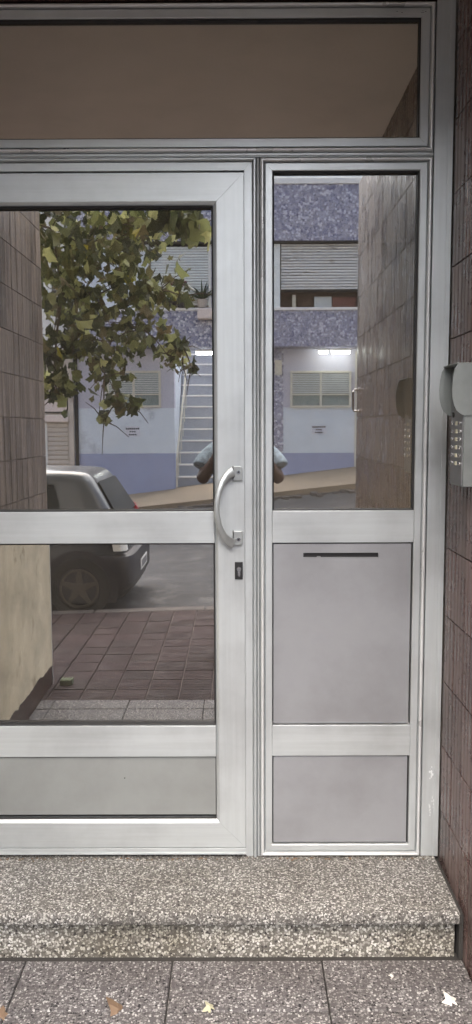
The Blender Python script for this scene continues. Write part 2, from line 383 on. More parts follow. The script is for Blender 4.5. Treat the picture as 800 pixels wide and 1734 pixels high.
# porch floor bed + terrazzo slabs
m = MB(); m.box(XL, XR, -2.07, -.30, -.30, -.010); pf = m.obj('porch_floor', DARKGAP, kind='structure')
cols = [(-1.195, -1.112), (-1.108, -.662), (-.658, -.210), (-.206, .250), (.254, .685)]
ycur = -.352; rows = []
for k, dd in enumerate((.221, .45, .45, .45)):
    rows.append((ycur-dd+.005 if k else -.572, ycur)); ycur = -.577 if k == 0 else ycur-dd
for j, (ya, yb) in enumerate(rows):
    for i, (xa, xb) in enumerate(cols):
        if j == 1: pass
        dz = random.uniform(-.002, .0015)
        MB().box(xa, xb, ya, yb, -.028, dz, .004).obj('slab', TZ_PAVE, pf, origin=((xa+xb)/2, (ya+yb)/2, 0))
for (xa, xb) in cols: MB().box(xa, xb, -2.085, rows[-1][0]-.005, -.028, 0, .004).obj('slab', TZ_PAVE, pf)
# step
st = thing('entrance_step', 'pale terrazzo doorstep with thick tread slab below the metal door', 'step', (0, -.2, 0))
MB().box(XL+.004, .676, -.352, .10, .113, SZ, .006).obj('tread', TZ_STEP, st, True)
MB().box(XL+.004, .668, -.322, .08, -.02, .097, .004).obj('riser', TZ_RISE, st)
MB().box(XL+.006, .665, -.270, .08, .096, .114).obj('dark_gap_strip', DARKGAP, st)  # dark strip standing in for the shadow line under the tread
MB().box(.6765, .6885, -.34, .0, -.02, .140).obj('dark_gap_strip', DARKGAP, st)  # dark strip standing in for the open gap beside the wall
# glazed tiles with fluted faces; face points towards -x (right wall)
def flute(wd, hg, t=.011, n=3, seed=0):
    rnd = random.Random(seed); m = MB(); pts = []
    y = -wd/2; pts.append((t, y)); pts.append((.0012, y)); 
    for k in range(n):
        a = -wd/2+wd*k/n; b = a+wd/n
        off = rnd.uniform(-.0006, .0008)
        pts += [(.0008+off, a+.0010), (-.0004+off, a+wd/n*.22), (-.0005+off, b-wd/n*.22), (.0013, b-.0010)]
    pts += [(t, wd/2)]
    vs = [(p[0], p[1], -hg/2) for p in pts]+[(p[0], p[1], hg/2) for p in pts]; q = len(pts)
    fs = [(i, i+1, q+i+1, q+i) for i in range(q-1)]+[(q-1, 0, q, 2*q-1), tuple(range(q)), tuple(range(2*q-1, q-1, -1))]
    return m.add(vs, fs)
PT = .2265; ZJ = [.1025+PT*i for i in range(-1, 14)]
def tile_wall(x, sign, y0, y1, zlo, wall, mat, first, seed, shift=0):
    rnd = random.Random(seed)
    ed = [y0, y0-first]; 
    while ed[-1]-.1125 > y1+.03: ed.append(ed[-1]-.1125)
    ed.append(y1)
    cache = {}
    zs = [z+shift for z in ZJ]
    for r in range(len(zs)-1):
        a, b = max(zlo, zs[r]), min(ZC-.004, zs[r+1])
        if b-a < .02: continue
        for i in range(len(ed)-1):
            wd = ed[i]-ed[i+1]-.004; hg = b-a-.0045; v = rnd.randrange(3)
            key = (round(wd, 4), round(hg, 4), v)
            if key not in cache: cache[key] = flute(wd, hg, seed=v+int(wd*1e4)).mesh('tile', mat)
            o = inst('tile', cache[key], (x+sign*0.0, (ed[i]+ed[i+1])/2, (a+b)/2), wall, (rnd.uniform(-.004, .004), rnd.uniform(-.006, .006), (0 if sign > 0 else PI)+rnd.uniform(-.01, .01)))
            if rnd.random() < .06 and v == 1: o.location.x += .0015*sign
right_wall = thing('porch_wall', 'right-hand porch side wall of brown fluted glazed tiles beside the door', 'wall', (XR, -1.0, 0))
MB().box(XR+.0105, XR+.35, YR+.002, .3, -.3, ZC-.001).obj('masonry', GROUT, right_wall)
tile_wall(XR, 1, -.022, YR, -.02, right_wall, TILE, .128, 1)
left_wall = thing('porch_wall', 'left-hand porch side wall with brown tiles above beige peeling plaster', 'wall', (XL, -1.2, 0))
MB().box(XL-.0105, XL-.35, YL+.002, .3, -.3, ZC-.001).obj('masonry', GROUT, left_wall)
tile_wall(XL, -1, -.022, YL, 1.06, left_wall, TILEL, .1125, 2, .005)
# plaster with a ragged lower edge over the skirting
pl = MB(); n = 60; rag = []
for i in range(n+1):
    y = -.02+(YL+.022)*i/n
    rag.append((y, .128+.035*max(0, noise.noise(Vector((y*4.2, 0, 0))))+.02*noise.noise(Vector((y*22, 2, 0)))))
pts = [(-.02, 1.055)]+rag+[(YL, 1.055)]
pl.prism(pts, 'x', XL-.012, XL+.004); pl.obj('plaster', PLAST, left_wall)
MB().box(XL-.011, XL+.0015, YL+.004, -.02, -.02, .15).obj('skirting', SKIRT, left_wall)
MB().box(XL-.02, XL+.006, YL-.006, YL+.001, .0, 1.05).obj('corner_bead', WHT, left_wall)
# small pale bracket near the outer corner of the right wall
hb = thing('wall_bracket', 'small pale metal pull bracket on tiled wall near its outer corner', 'bracket', (XR-.002, -1.97, 1.78))
MB().tube([(XR-.0, -1.965, 1.845), (XR-.03, -1.965, 1.845), (XR-.036, -1.965, 1.835), (XR-.036, -1.965, 1.735), (XR-.03, -1.965, 1.725), (XR-.0, -1.965, 1.725)], .006, 8).obj('bar', STEEL, hb, True)
for z in (1.725, 1.845): MB().disc((-1.965, z, XR-.004), 'x', .013, .003, 12).obj('rose', STEEL, hb)
# ceiling + lintel
m = MB(); m.box(XL-.3, XR+.3, -1.46, .02, ZC, ZC+.12, 0); m.obj('ceiling', CEIL, kind='structure')
m = MB(); m.box(XL, XR, -.012, .12, 2.964, ZC-.003); m.obj('lintel', SKIRT, kind='structure')
# this house: facade round and above the porch, walls of the entrance hall behind the glass
hs = thing('apartment_house', 'plain facade of the house that the tiled entrance porch belongs to', 'building', (0, -2.1, 0))
MB().box(XR+.352, 14, -1.46, -1.0, -.3, ZC-.003).obj('wall', WALLC, hs)
MB().box(-14, XL-.352, -1.46, -1.0, -.3, ZC-.003).obj('wall', WALLC, hs)
MB().box(-14, 14, -1.462, -1.0, ZC+.122, 11).obj('wall', WALLC, hs)
MB().box(XR+.352, 14, -1.45, -1.0, ZC, ZC+.12).obj('wall', WALLC, hs)
MB().box(-14, XL-.352, -1.45, -1.0, ZC, ZC+.12).obj('wall', WALLC, hs)
MB().box(-1.6, 1.6, 4.5, 4.6, SZ, 3.3).obj('hall_wall', INTW, hs)
MB().box(-1.7, -1.6, .1, 4.6, SZ, 3.3).obj('hall_wall', INTW, hs)
MB().box(1.6, 1.7, .1, .8, SZ, 3.3).box(1.6, 1.7, .8, 4.6, SZ, .8).box(1.6, 1.7, .8, 4.6, 2.4, 3.3).obj('hall_wall', INTW, hs)  # unseen side opening, added to let skylight brighten the hall
MB().box(-1.6, 1.6, .1, 4.5, 3.2, 3.3).obj('hall_ceiling', INTW, hs)
MB().box(-1.7, 1.7, .1, 4.6, SZ-.1, SZ-.001).obj('hall_floor', simple('hall_mat', (.02, .018, .016), .95), hs)
MB().box(XR+.011, 1.7, .12, .3, SZ, 3.2).obj('hall_wall', INTW, hs)
MB().box(-1.7, XL-.011, .12, .3, SZ, 3.2).obj('hall_wall', INTW, hs)
MB().box(XL, XR, .121, .3, 3.0, 3.2).obj('hall_wall', INTW, hs)

# ================================================================== FIXED METAL FRAME
fr = thing('door_frame', 'fixed silver aluminium frame holding transom window and narrow side light', 'door frame', (0, 0, SZ))
YB = .045                                                           # back of the profiles
BEAD = [(0, YB), (0, -.006), (.002, -.013), (.006, -.0175), (.010, -.0175), (.0135, -.013), (.0155, -.004), (.0175, -.002), (.0185, -.0095), (.0195, -.0105)]
MB().box(.6275, .6865, -.012, YB, SZ+.001, 2.962, .0015).obj('jamb', AV, fr)
MB().box(.6705, .6865, -.0145, -.0118, SZ+.001, 2.962, .0008).obj('jamb_lip', AV, fr)
MB().box(-1.195, -1.062, -.012, YB, SZ+.001, 2.962, .0015).obj('jamb', AV, fr)
# transom window
TW = BEAD+[(.0430, -.0105), (.0450, -.0085), (.0450, YB)]
for o in ring(fr, 'transom_bar', -1.06, .6255, 2.504, 2.958, TW): pass
ring(fr, 'transom_gasket', -1.06+.0452, .6255-.0452, 2.504+.0452, 2.958-.0452, [(0, .020), (0, -.004), (.0035, -.002), (.0035, .020)], mv=RUB, mh=RUB)
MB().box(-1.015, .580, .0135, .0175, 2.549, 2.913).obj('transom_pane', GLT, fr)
# rail between transom and door
MB().box(-1.06, .6255, -.009, YB, 2.4915, 2.5035, .001).obj('cross_rail', AH, fr)
MB().box(-1.06, .6255, -.0135, -.0085, 2.4945, 2.4990, .0012).obj('cross_rail_rib', AH, fr)
# door opening surround
DS = BEAD[:9]+[(.0185, -.0085), (.0425, -.0085), (.0440, -.007), (.0440, YB)]
DS = [(t*.83 if t < .0195 else t-.003, y) for t, y in DS]
ring(fr, 'door_surround', -1.06, .0615, SZ-.035, 2.491, DS, sides='LRT')
# mullion ribs
MB().box(.0625, .0705, -.0085, YB, SZ+.001, 2.4885, .001).obj('mullion', AV, fr)
MB().tube([(.0665, -.0095, SZ+.002), (.0665, -.0095, 2.488)], .0036, 8).obj('mullion_rib', AV, fr, True)
# side light
SLP = BEAD+[(.0395, -.0105), (.0415, -.0085), (.0415, YB)]
ring(fr, 'side_light_bar', .0718, .6255, SZ+.001, 2.4905, SLP)
gx0, gx1 = .0718+.0417, .6255-.0417
MB().box(gx0, gx1, -.0112, YB, 1.250, 1.357, .0012).obj('side_rail', AH, fr)
MB().box(gx0, gx1, -.0112, YB, .513, .621, .0012).obj('side_rail', AH, fr)
def gasket(parent, x0, x1, z0, z1, d=.020, t=.0045, yf=-.006):
    ring(parent, 'gasket', x0, x1, z0, z1, [(0, d), (0, yf), (t, yf+.002), (t, d)], mv=RUB, mh=RUB)
gasket(fr, gx0+.0002, gx1-.0002, 1.3572, 2.4488)
MB().box(gx0+.003, gx1-.003, .0135, .0175, 1.36, 2.446).obj('side_pane', GLS, fr)
# letterbox panel with its slot
SX0, SX1, ZS0, ZS1 = .217, .469, 1.199, 1.2145
px0, px1, pz0, pz1 = gx0+.004, gx1-.006, .6255, 1.2455
lp = MB()
lp.box(px0, px1, -.0045, .004, pz0, ZS0); lp.box(px0, px1, -.0045, .004, ZS1, pz1)
lp.box(px0, SX0, -.0045, .004, ZS0, ZS1); lp.box(SX1, px1, -.0045, .004, ZS0, ZS1)
lpo = lp.obj('letterbox_panel', AP, fr)
MB().box(SX0-.02, SX1+.02, .0045, .03, ZS0-.02, ZS1+.02).obj('slot_lining', BLK, lpo)
MB().box(SX0+.046, SX0+.058, -.004, .003, ZS0, ZS0+.003).obj('slot_chip', AP, lpo)
MB().box(gx0+.0003, gx1-.0003, .0305, .034, .6215, 1.2495).obj('panel_backing', BLK, fr)
MB().box(px0, px1, -.0045, .004, .2000, .5085, .0012).obj('lower_panel', AP, fr)
MB().box(gx0+.0003, gx1-.0003, .006, .034, .1945, .5125).obj('panel_backing', BLK, fr)

AB = brushed('aluminium_bead', (.66, .68, .69), .30, .35, (1, 1, .1), .02)  # paler than the frame metal, so the bead's highlight is in the colour
BP = [(.0012, 0), (.0012, -.0080), (.0026, -.0145), (.0050, -.0190), (.0080, -.0200), (.0110, -.0188), (.0135, -.0145), (.0148, -.0080), (.0148, 0)]
for a in ((-1.06, .6255, 2.504, 2.958, 'LRTB'), (.0718, .6255, SZ+.001, 2.4905, 'LRTB')):
    for o in ring(fr, 'bead', a[0], a[1], a[2], a[3], BP, a[4], AB, AB):
        for p in o.data.polygons: p.use_smooth = len(p.vertices) == 4
        try: o.data.set_sharp_from_angle(angle=math.radians(50))
        except Exception: pass
# scuffs and old paint smears
rs = random.Random(5); m = MB()
for k in range(16):
    x = -.58+rs.uniform(0, .13) if k < 11 else .50+rs.uniform(0, .11); z = 2.516+rs.uniform(-.003, .003) if k < 11 else 2.927+rs.uniform(-.003, .003)
    a = rs.uniform(.002, .010); m.box(x, x+a, -.0109, -.0104, z, z+rs.uniform(.0008, .0018))
m.obj('scuff', DARKGAP, fr)
m = MB()
for (cx_, cz_, n_) in ((.659, .452, 9), (.655, .318, 7), (.667, .345, 6)):
    for k in range(n_):
        x = cx_+rs.gauss(0, .004); z = cz_+rs.gauss(0, .014); r = rs.uniform(.001, .0035); n9 = 7
        m.prism([(x+r*rs.uniform(.6, 1.2)*math.cos(2*PI*q/n9), z+1.8*r*rs.uniform(.6, 1.2)*math.sin(2*PI*q/n9)) for q in range(n9)], 'y', -.0124-k*.00002, -.0118)
m.obj('paint_smear', simple('pale_smear', (.66, .69, .70), .7), fr)
m = MB()
for k in range(90):                                                 # grit along the foot of the frame
    x = rs.uniform(-.85, .66); y = -.022-abs(rs.gauss(0, .010)); r = rs.uniform(.0008, .0028)
    m.box(x-r*1.4, x+r*1.4, y-r, y+r, SZ-.0005, SZ+r, 0)
m.obj('grit', DRY, st, kind='stuff')

# ================================================================== DOOR LEAF
dl = thing('entrance_door', 'silver aluminium entrance door with two mirror-like panes and curved pull handle', 'door', (-.5, 0, SZ))
LX0, LX1, LZ0, LZ1 = -1.015, .0215, .186, 2.4435
YF = -.0145
prof = [(0, YB), (0, YF+.0015), (.0015, YF), (.088, YF), (.0905, YF+.001), (.0990, YF+.0085), (.1005, YF+.0105), (.1005, YB)]
ring(dl, 'stile', LX0, LX1, LZ0, LZ1, prof, sides='LR'); ring(dl, 'rail', LX0, LX1, LZ0, LZ1, prof, sides='TB')
dx0, dx1 = LX0+.1007, LX1-.1007
for za, zb in ((1.250, 1.356), (.512, .621)):
    MB().box(dx0, dx1, YF+.0005, YB, za, zb, .0015).obj('rail', AH, dl)
MB().box(LX0, LX1+.001, -.0175, .03, .1615, .1845, .001).obj('weather_bar', AH, dl)
MB().box(LX0, LX1+.001, -.0205, -.017, .1635, .1705, .001).obj('weather_bar_rib', AH, dl)
MB().box(dx0, dx1, -.0045, .004, .301, .507, .001).obj('kick_panel', AK, dl)
MB().box(dx0, dx1, .006, .03, .292, .511).obj('panel_backing', BLK, dl)
gasket(dl, dx0+.0002, dx1-.0002, .6215, 1.2495, yf=-.009); gasket(dl, dx0+.0002, dx1-.0002, 1.3565, LZ1-.1008, yf=-.009)
gasket(dl, dx0+.0002, dx1-.0002, LZ0+.1007, .5118, d=-.0, t=.003, yf=-.006)
MB().box(dx0+.003, dx1-.003, .0135, .0175, .625, 1.246).obj('pane', GLS, dl)
MB().box(dx0+.003, dx1-.003, .0135, .0175, 1.360, LZ1-.104).obj('pane', GLS, dl)
MB().disc((-.395, .433, -.0062), 'y', .0022, .0025, 8).obj('screw', BLK, dl)
MB().box(LX0-.03, LX1+.0015, .03, .044, SZ+.002, 2.462).obj('rebate', BLK, dl)
# pull handle
hd = bpy.data.objects.new('pull_handle', None); C.objects.link(hd); hd.parent = dl; hd.location = Vector((-.02, 0, 1.37))-world_loc(dl)
path = [(-.0165, 1.4885, -.0325, .0170), (-.023, 1.4860, -.0345, .0160), (-.036, 1.477, -.041, .0135), (-.050, 1.459, -.050, .011), (-.062, 1.431, -.058, .0098), (-.0695, 1.398, -.062, .0094), (-.0715, 1.370, -.063, .0093),
        (-.0695, 1.342, -.062, .0094), (-.062, 1.309, -.058, .0098), (-.050, 1.281, -.050, .011), (-.036, 1.263, -.041, .0135), (-.023, 1.2545, -.0345, .0160), (-.0165, 1.2520, -.0325, .0170)]
hm = MB(); P = [Vector((a, c, b)) for a, b, c, _ in path]; nseg = 12
for i, p in enumerate(P):
    d = (P[min(i+1, len(P)-1)]-P[max(0, i-1)]).normalized(); a = Vector((0, 1, 0)).cross(d).normalized(); q = a.cross(d).normalized(); wv = path[i][3]
    for k in range(nseg):
        t = 2*PI*k/nseg; ct, stt = math.cos(t), math.sin(t)
        e = lambda v: math.copysign(abs(v)**.62, v)
        hm.v.append(tuple(p+a*e(ct)*wv+q*e(stt)*.0068))
for i in range(len(P)-1):
    for k in range(nseg): hm.f.append((i*nseg+k, i*nseg+(k+1) % nseg, (i+1)*nseg+(k+1) % nseg, (i+1)*nseg+k))
hm.f += [tuple(range(nseg)), tuple(range(len(P)*nseg-1, (len(P)-1)*nseg-1, -1))]
ho = hm.obj('grip', HND, hd, True)
for zc, sg in ((1.483, 1), (1.268, -1)):
    b = MB()
    pts = []
    x0, x1, z0, z1, r = -.0165, .0135, zc-.0235, zc+.0235, .011
    cor = [(x0, z0), (x1-r, z0) if sg > 0 else None, (x1, z0)]
    pts = [(x0, z0)]
    def arc(cx, cz, a0, a1): return [(cx+r*math.cos(a0+(a1-a0)*k/6), cz+r*math.sin(a0+(a1-a0)*k/6)) for k in range(7)]
    if sg > 0: pts = [(x0, z0), (x1, z0)]+arc(x1-r, z1-r, 0, PI/2)+[(x0, z1)]
    else: pts = [(x0, z0)]+arc(x1-r, z0+r, -PI/2, 0)+[(x1, z1), (x0, z1)]
    b.prism(pts, 'y', -.027, YF); bo = b.obj('bracket', HND, hd)
    bv = bo.modifiers.new('b', 'BEVEL'); bv.width = .0015; bv.segments = 2
    b = MB(); b.box(-.0185, -.0165, -.0375, YF, zc-.026, zc+.026, .0006); b.obj('bracket_seam', BLK, hd)
    b = MB(); b.disc((.0005, zc+.004*sg, -.0295), 'y', .0062, .004, 20); so_ = b.obj('screw', STEEL, hd)
    b = MB(); b.disc((.0005, zc+.004*sg, -.0300), 'y', .0036, .002, 6); b.obj('socket', BLK, hd)
# lock
lk = MB().box(-.0125, .0140, YF-.0055, YF, 1.128, 1.187, .0015).obj('lock_plate', BLK, dl)
pr = [(.0012+.0075*math.cos(a), 1.163+.0075*math.sin(a)) for a in [math.radians(-55+290*k/16) for k in range(17)]]+[(.0012-.0042, 1.142), (.0012-.002, 1.1385), (.0012+.002, 1.1385), (.0012+.0042, 1.142)]
cy = MB().prism(pr, 'y', YF-.0085, YF-.005).obj('lock_cylinder', STEEL, lk)

# ================================================================== INTERCOM
ic = thing('intercom', 'grey metal door intercom with rain hood and rows of buttons on the tiled wall', 'intercom', (XR, -.33, 1.6))
ya, yb = -.262, -.402
MB().box(.6375, XR-.001, ya+.001, yb-.001, 1.462, 1.800, .002).obj('housing', INTG, ic)
MB().box(.6345, .6376, ya-.006, yb+.006, 1.467, 1.797, .0008).obj('faceplate', INTD, ic)
cheek = [(XR-.002, 1.809), (.615, 1.808), (.6065, 1.795), (.602, 1.77), (.600, 1.74), (.6015, 1.715), (.606, 1.695), (.614, 1.678), (.627, 1.668), (.6377, 1.664), (XR-.002, 1.664)]
for y in (ya+.0035, yb-.0035):
    MB().prism(cheek, 'x', 0, 0) if False else None
    b = MB(); n = len(cheek)
    vs = [(p[0], y-.0015, p[1]) for p in cheek]+[(p[0], y+.0015, p[1]) for p in cheek]
    b.add(vs, [tuple(range(n)), tuple(range(2*n-1, n-1, -1))]+[(i, n+i, n+(i+1) % n, (i+1) % n) for i in range(n)]); b.obj('hood_cheek', INTG, ic)
MB().box(.611, XR-.002, ya+.006, yb-.006, 1.8082, 1.8112, .001).obj('hood_top', INTG, ic)
bm_ = MB().ball((0, 0, 0), .0056, .6, 1, 1, 10, 6).mesh('button', STEEL, True)
tg = MB().box(-.001, .001, -.010, .010, -.0055, .0055).mesh('name_tag', simple('yellowed_tag', (.55, .52, .40), .5))
for r in range(6):
    z = 1.643-r*.0232
    for yy in (-.289, -.375): inst('button', bm_, (.6335, yy, z), ic)
    inst('name_tag', tg, (.6338, -.332, z), ic)
sp = MB()
for i in range(5):
    for j in range(6): sp.disc((-.305-j*.011, 1.69+i*.012, .6338), 'x', .0028, .0008, 8)
sp.obj('speaker_holes', BLK, ic, kind='stuff')
MB().disc((-.298, 1.668, .632), 'x', .008, .003, 16).obj('camera_lens', BLK, ic)

# ================================================================== FALLEN LEAVES
def leaf_mesh(name, mat, lobes=5, curl=.12, prof=(.54, .61, .54, .46)):
    m = MB(); pts = []
    n = lobes*4
    for k in range(n):
        a = -PI/2+2*PI*(k+.5)/n; t = (k % 4)
        rr = prof[t]
        if abs(a+PI/2) < .35 or abs(a-1.5*PI) < .35: rr *= .55
        rr *= 1+.25*math.sin(a)
        pts.append((rr*math.cos(a), rr*math.sin(a)))
    vs = [(0, -.05, 0)]+[(x, y, -curl*abs(x)*1.3+curl*.6*math.sin(3*x+2*y)) for x, y in pts]
    m.add(vs, [(0, i+1, (i+1) % n+1) for i in range(n)])
    return m.mesh(name, mat)
def fallen(label, x, y, z, s, rot, mat, lobes=5, name='fallen_leaf'):
    me = leaf_mesh('leaf', mat, lobes, .3, (.46, .66, .46, .30)); o = bpy.data.objects.new(name, me); C.objects.link(o)
    o.location = (x, y, z+.18*s); o.scale = (s, s, s); o.rotation_euler = rot; o['label'] = label; o['category'] = 'leaf'; o['group'] = 'leaves fallen on the porch floor'
fallen('pale lobed leaf lying on paving near the right wall, whitish and dry', .600, -.545, 0, .042, (.1, .1, .6), PALE)
fallen('tiny pale leaf scrap on paving just below the step, right of centre', .455, -.43, 0, .018, (.1, -.1, 2), PALE)
fallen('long thin brown dry leaf on the paving joint below the step', -.345, -.575, 0, .055, (.5, .1, 1.5), DRY, 3)
fallen('orange brown leaf on paving in the lower left corner', -.665, -.60, 0, .040, (.1, .3, .3), DRY)
fallen('pale greenish leaf on the paving joint below the step', -.085, -.565, 0, .030, (.1, .2, .9), simple('faded_leaf', (.36, .35, .24), .7, var=.2, scale=60))
b = thing('small_block', 'small worn greenish block lying on the floor by the left porch wall', 'block', (-1.10, -2.38, 0))
MB().box(-1.145, -1.065, -2.36, -2.42, .0, .035, .006).obj('block_body', simple('mossy_block', (.16, .19, .12), .9), b)
for k in range(4): MB().box(-1.135+k*.02, -1.125+k*.02, -2.365, -2.415, .035, .041, .001).obj('rib', MATS['mossy_block'], b)

# ================================================================== FAR BUILDING (seen mirrored in the glass)
fb = thing('apartment_building', 'blue and lavender apartment building with pebbled bands across the street', 'building', (0, -16.5, .4))
YW, Yb = -16.75, -16.25
def g(x): return x*1.026
def gz(z): return H+(z-H)*1.026
XA, XB = -3.88, 13.0
sx0, sx1 = -1.49, .80                                                # stair recess
def wallrow(xa, xb, segs, name_prefix):
    for (z0, z1, mt, pr_) in segs: MB().box(xa, xb, YW+pr_, YW-.35, z0, z1).obj('wall', mt, fb)
for xa, xb in ((XA, sx0), (sx1, XB)):
    wallrow(xa, xb, [(-1.2, gz(1.061), DBL, .012), (gz(1.061)+.002, gz(2.095), LBL, .006), (gz(2.095)+.002, 3.47, LAV, 0)], '')
MB().box(XA, XB, Yb, YW-.35, 3.475, 4.27).obj('balcony_band', BAND, fb)
MB().box(XA, XB, Yb+.03, Yb-.25, 4.272, 4.335, .01).obj('sill', WHT, fb)
MB().box(XA, XB, Yb, YW-.35, 5.80, 7.02).obj('balcony_band', BAND, fb)
MB().box(XA, XB, Yb+.02, Yb-.25, 5.745, 5.798).obj('band_edge', DARKGAP, fb)
MB().box(XA, XB, Yb+.03, Yb-.25, 7.022, 7.15, .01).obj('sill', WHT, fb)
MB().box(XA, XB, Yb-.15, YW-.35, 7.152, 7.30).obj('roof_edge', WHT, fb)
# first floor: piers and roller shutters
def shutter(xa, xb, z0, z1, y, mat, parent=fb, n=17):
    m = MB()
    for k in range(n):
        h = (z1-z0)/n; zz = z0+k*h; b0 = random.uniform(-.006, .006)
        m.prism([(y, zz+.004), (y+.02+b0*.3, zz+h*.25), (y+.02+b0*.3, zz+h*.8), (y, zz+h-.006), (y-.02, zz+h-.006), (y-.02, zz+.004)], 'x', xa, xb)
    return m.obj('shutter', mat, parent)
shutter(.985, 2.74, gz(4.662), gz(5.72), Yb-.12, SHUT)
MB().box(.96, 2.78, Yb-.09, Yb-.14, gz(4.62), gz(4.665)).obj('shutter_bar', DARKGAP, fb)
MB().box(.96, 2.78, Yb-.45, Yb-.50, 4.336, 5.74).obj('dark_room', simple('dim_room', (.10, .07, .055), .8), fb)
MB().box(1.25, 1.33, Yb-.30, Yb-.33, 4.34, 4.66).obj('window_post', CRM, fb)
MB().box(1.75, 2.15, Yb-.28, Yb-.35, 4.35, 4.62, .02).obj('air_conditioner', SLATG, fb)
MB().box(2.16, 2.70, Yb-.30, Yb-.33, 4.34, 4.60).obj('curtain', simple('red_brown_curtain', (.16, .07, .06), .9), fb)
MB().box(.80, .958, Yb-.06, YW-.35, 4.337, 5.743).obj('pier', SHUTB, fb)
MB().box(2.782, 4.6, Yb-.06, YW-.35, 4.337, 5.743).obj('pier', LAV, fb)
shutter(-1.95, -.66, 4.40, 5.70, Yb-.10, SHUTB, n=22)
for x in (-.655,): MB().box(x, x+.05, Yb-.06, Yb-.16, 4.34, 5.74).obj('window_frame', WHT, fb)
MB().box(-.600, .798, Yb-.07, YW-.35, 4.337, 5.743).obj('pier', LAV, fb)
MB().box(XA, -2.0, Yb-.07, YW-.35, 4.337, 5.743).obj('pier', LBL, fb)
MB().box(-2.0, -.6, Yb-.4, YW-.35, 4.337, 5.743).obj('pier', GRYB, fb)
for x in (5.2, 8.6): shutter(x, x+1.8, 4.4, 5.7, Yb-.05, SHUT); 
MB().box(4.602, XB, Yb-.07, YW-.35, 4.337, 5.743).obj('pier', LAV, fb)
# ground floor windows
def gwin(xa, xb, z0, z1):
    o = MB(); t = .05; xm = (xa+xb)/2
    for a, b_ in ((xa, xa+t), (xm-t*.5, xm+t*.5), (xb-t, xb)): o.box(a, b_, YW+.05, YW-.03, z0, z1)
    for a, b_ in ((z0, z0+t), (z1-t, z1)):
        o.box(xa+t, xm-t*.5, YW+.049, YW-.03, a, b_); o.box(xm+t*.5, xb-t, YW+.049, YW-.03, a, b_)
    f = o.obj('window', CRM, fb)
    for a, b_ in ((xa+t, xm-t*.5), (xm+t*.5, xb-t)):
        MB().box(a, b_, YW+.008, YW+.003, z0+t, z1-t).obj('pane', simple('grey_pane', (.20, .25, .25), .25, bump=0) if 'grey_pane' not in MATS else MATS['grey_pane'], f)
        m = MB(); n = 11; hh = (z1-t-(z0+t))
        for k in range(n):
            zz = z0+t+hh*(.38 if a > xm-.1 or True else 0)+hh*.62*k/n; m.box(a, b_, YW+.020, YW+.030, zz, zz+hh*.62/n*.62)
        m.obj('louvre', SLATG, f)
        MB().box(a, b_, YW+.012, YW+.034, z0+t+hh*.32, z0+t+hh*.36).obj('glazing_bar', CRM, f)
gwin(g(1.189), g(2.576), gz(2.092), gz(2.921)); gwin(g(-2.991), g(-1.755), gz(2.109), gz(2.938)); gwin(g(4.6), g(6.0), 2.2, 3.0); gwin(g(8.0), g(9.4), 2.2, 3.0)
# pipes and small lines on the facade
MB().tube([(XA+.10, YW+.05, -.5), (XA+.10, YW+.05, 3.46)], .045, 8).obj('drain_pipe', DARKGAP, fb, True)
MB().box(XA-.09, XA+.03, YW+.05, YW-.2, -.8, 3.46).obj('corner_strip', GRYB, fb)
MB().box(g(2.66), g(2.70), YW+.03, YW, .6, 3.4).obj('conduit', CRM, fb)
# stairs rising away inside the recess
m = MB(); nb = MB()
for k in range(14):
    D = 19.5+.25*k; y = -(D-2.75); zb = (1.631-1.437)+.285*k
    MB().box(sx0+.02, sx1-.02, y, y-.6, zb-.30, zb-.025).obj('stair', STEPC, fb)
    MB().box(sx0+.02, sx1-.02, y+.02, y-.26, zb-.024, zb+.012, .004).obj('stair_nosing', WHT, fb)
MB().box(sx0-.30, sx0, YW-.35, YW-4.6, -.5, 3.47).obj('stair_wall', LBL, fb)
MB().box(sx1, sx1+.3, YW-.35, YW-4.6, -.5, 3.47).obj('stair_wall', BAND, fb)
MB().box(sx0, sx1, YW-4.3, YW-4.6, -.5, 3.47).obj('stair_wall', LAV, fb)
MB().box(sx1-.001, sx1+.26, YW+.02, YW-.3, gz(1.1), 3.47).obj('pebbled_column', BAND, fb)
MB().box(.86, 1.02, YW+.06, YW+.03, 2.86, 3.2).obj('notice_box', CRM, fb)
hr = MB(); a0 = (sx0+.05, YW+.10, .95); a1 = (sx0+.20, YW-1.7, 3.3)
hr.tube([(sx0+.05, YW+.10, .25), a0, a1], .022, 8)
for k in range(1, 7):
    t = k/7; p = Vector(a0).lerp(Vector(a1), t); hr.tube([p, (p.x, p.y, p.z-.85)], .012, 6)
hr.obj('handrail', CRM, fb, True)
# tubes under the band
def tube_lamp(x0, x1, y, z, label):
    t = thing('tube_lamp', label, 'lamp', ((x0+x1)/2, y, z), 'tube lamps under the far balcony')
    MB().box(x0-.03, x1+.03, y-.05, y+.05, z+.012, z+.06, .01).obj('batten', WHT, t)
    MB().tube([(x0, y, z-.015), (x1, y, z-.015)], .04, 10).obj('tube', TUBE, t)
tube_lamp(1.86, 2.05, -16.42, 3.37, 'short lit tube lamp under the far balcony band, left of the long one')
tube_lamp(2.15, 2.56, -16.42, 3.37, 'long bright lit tube lamp under the far balcony at the right window')
tube_lamp(-.95, -.05, -16.42, 3.36, 'lit white tube lamp above the outdoor stairs across the street')
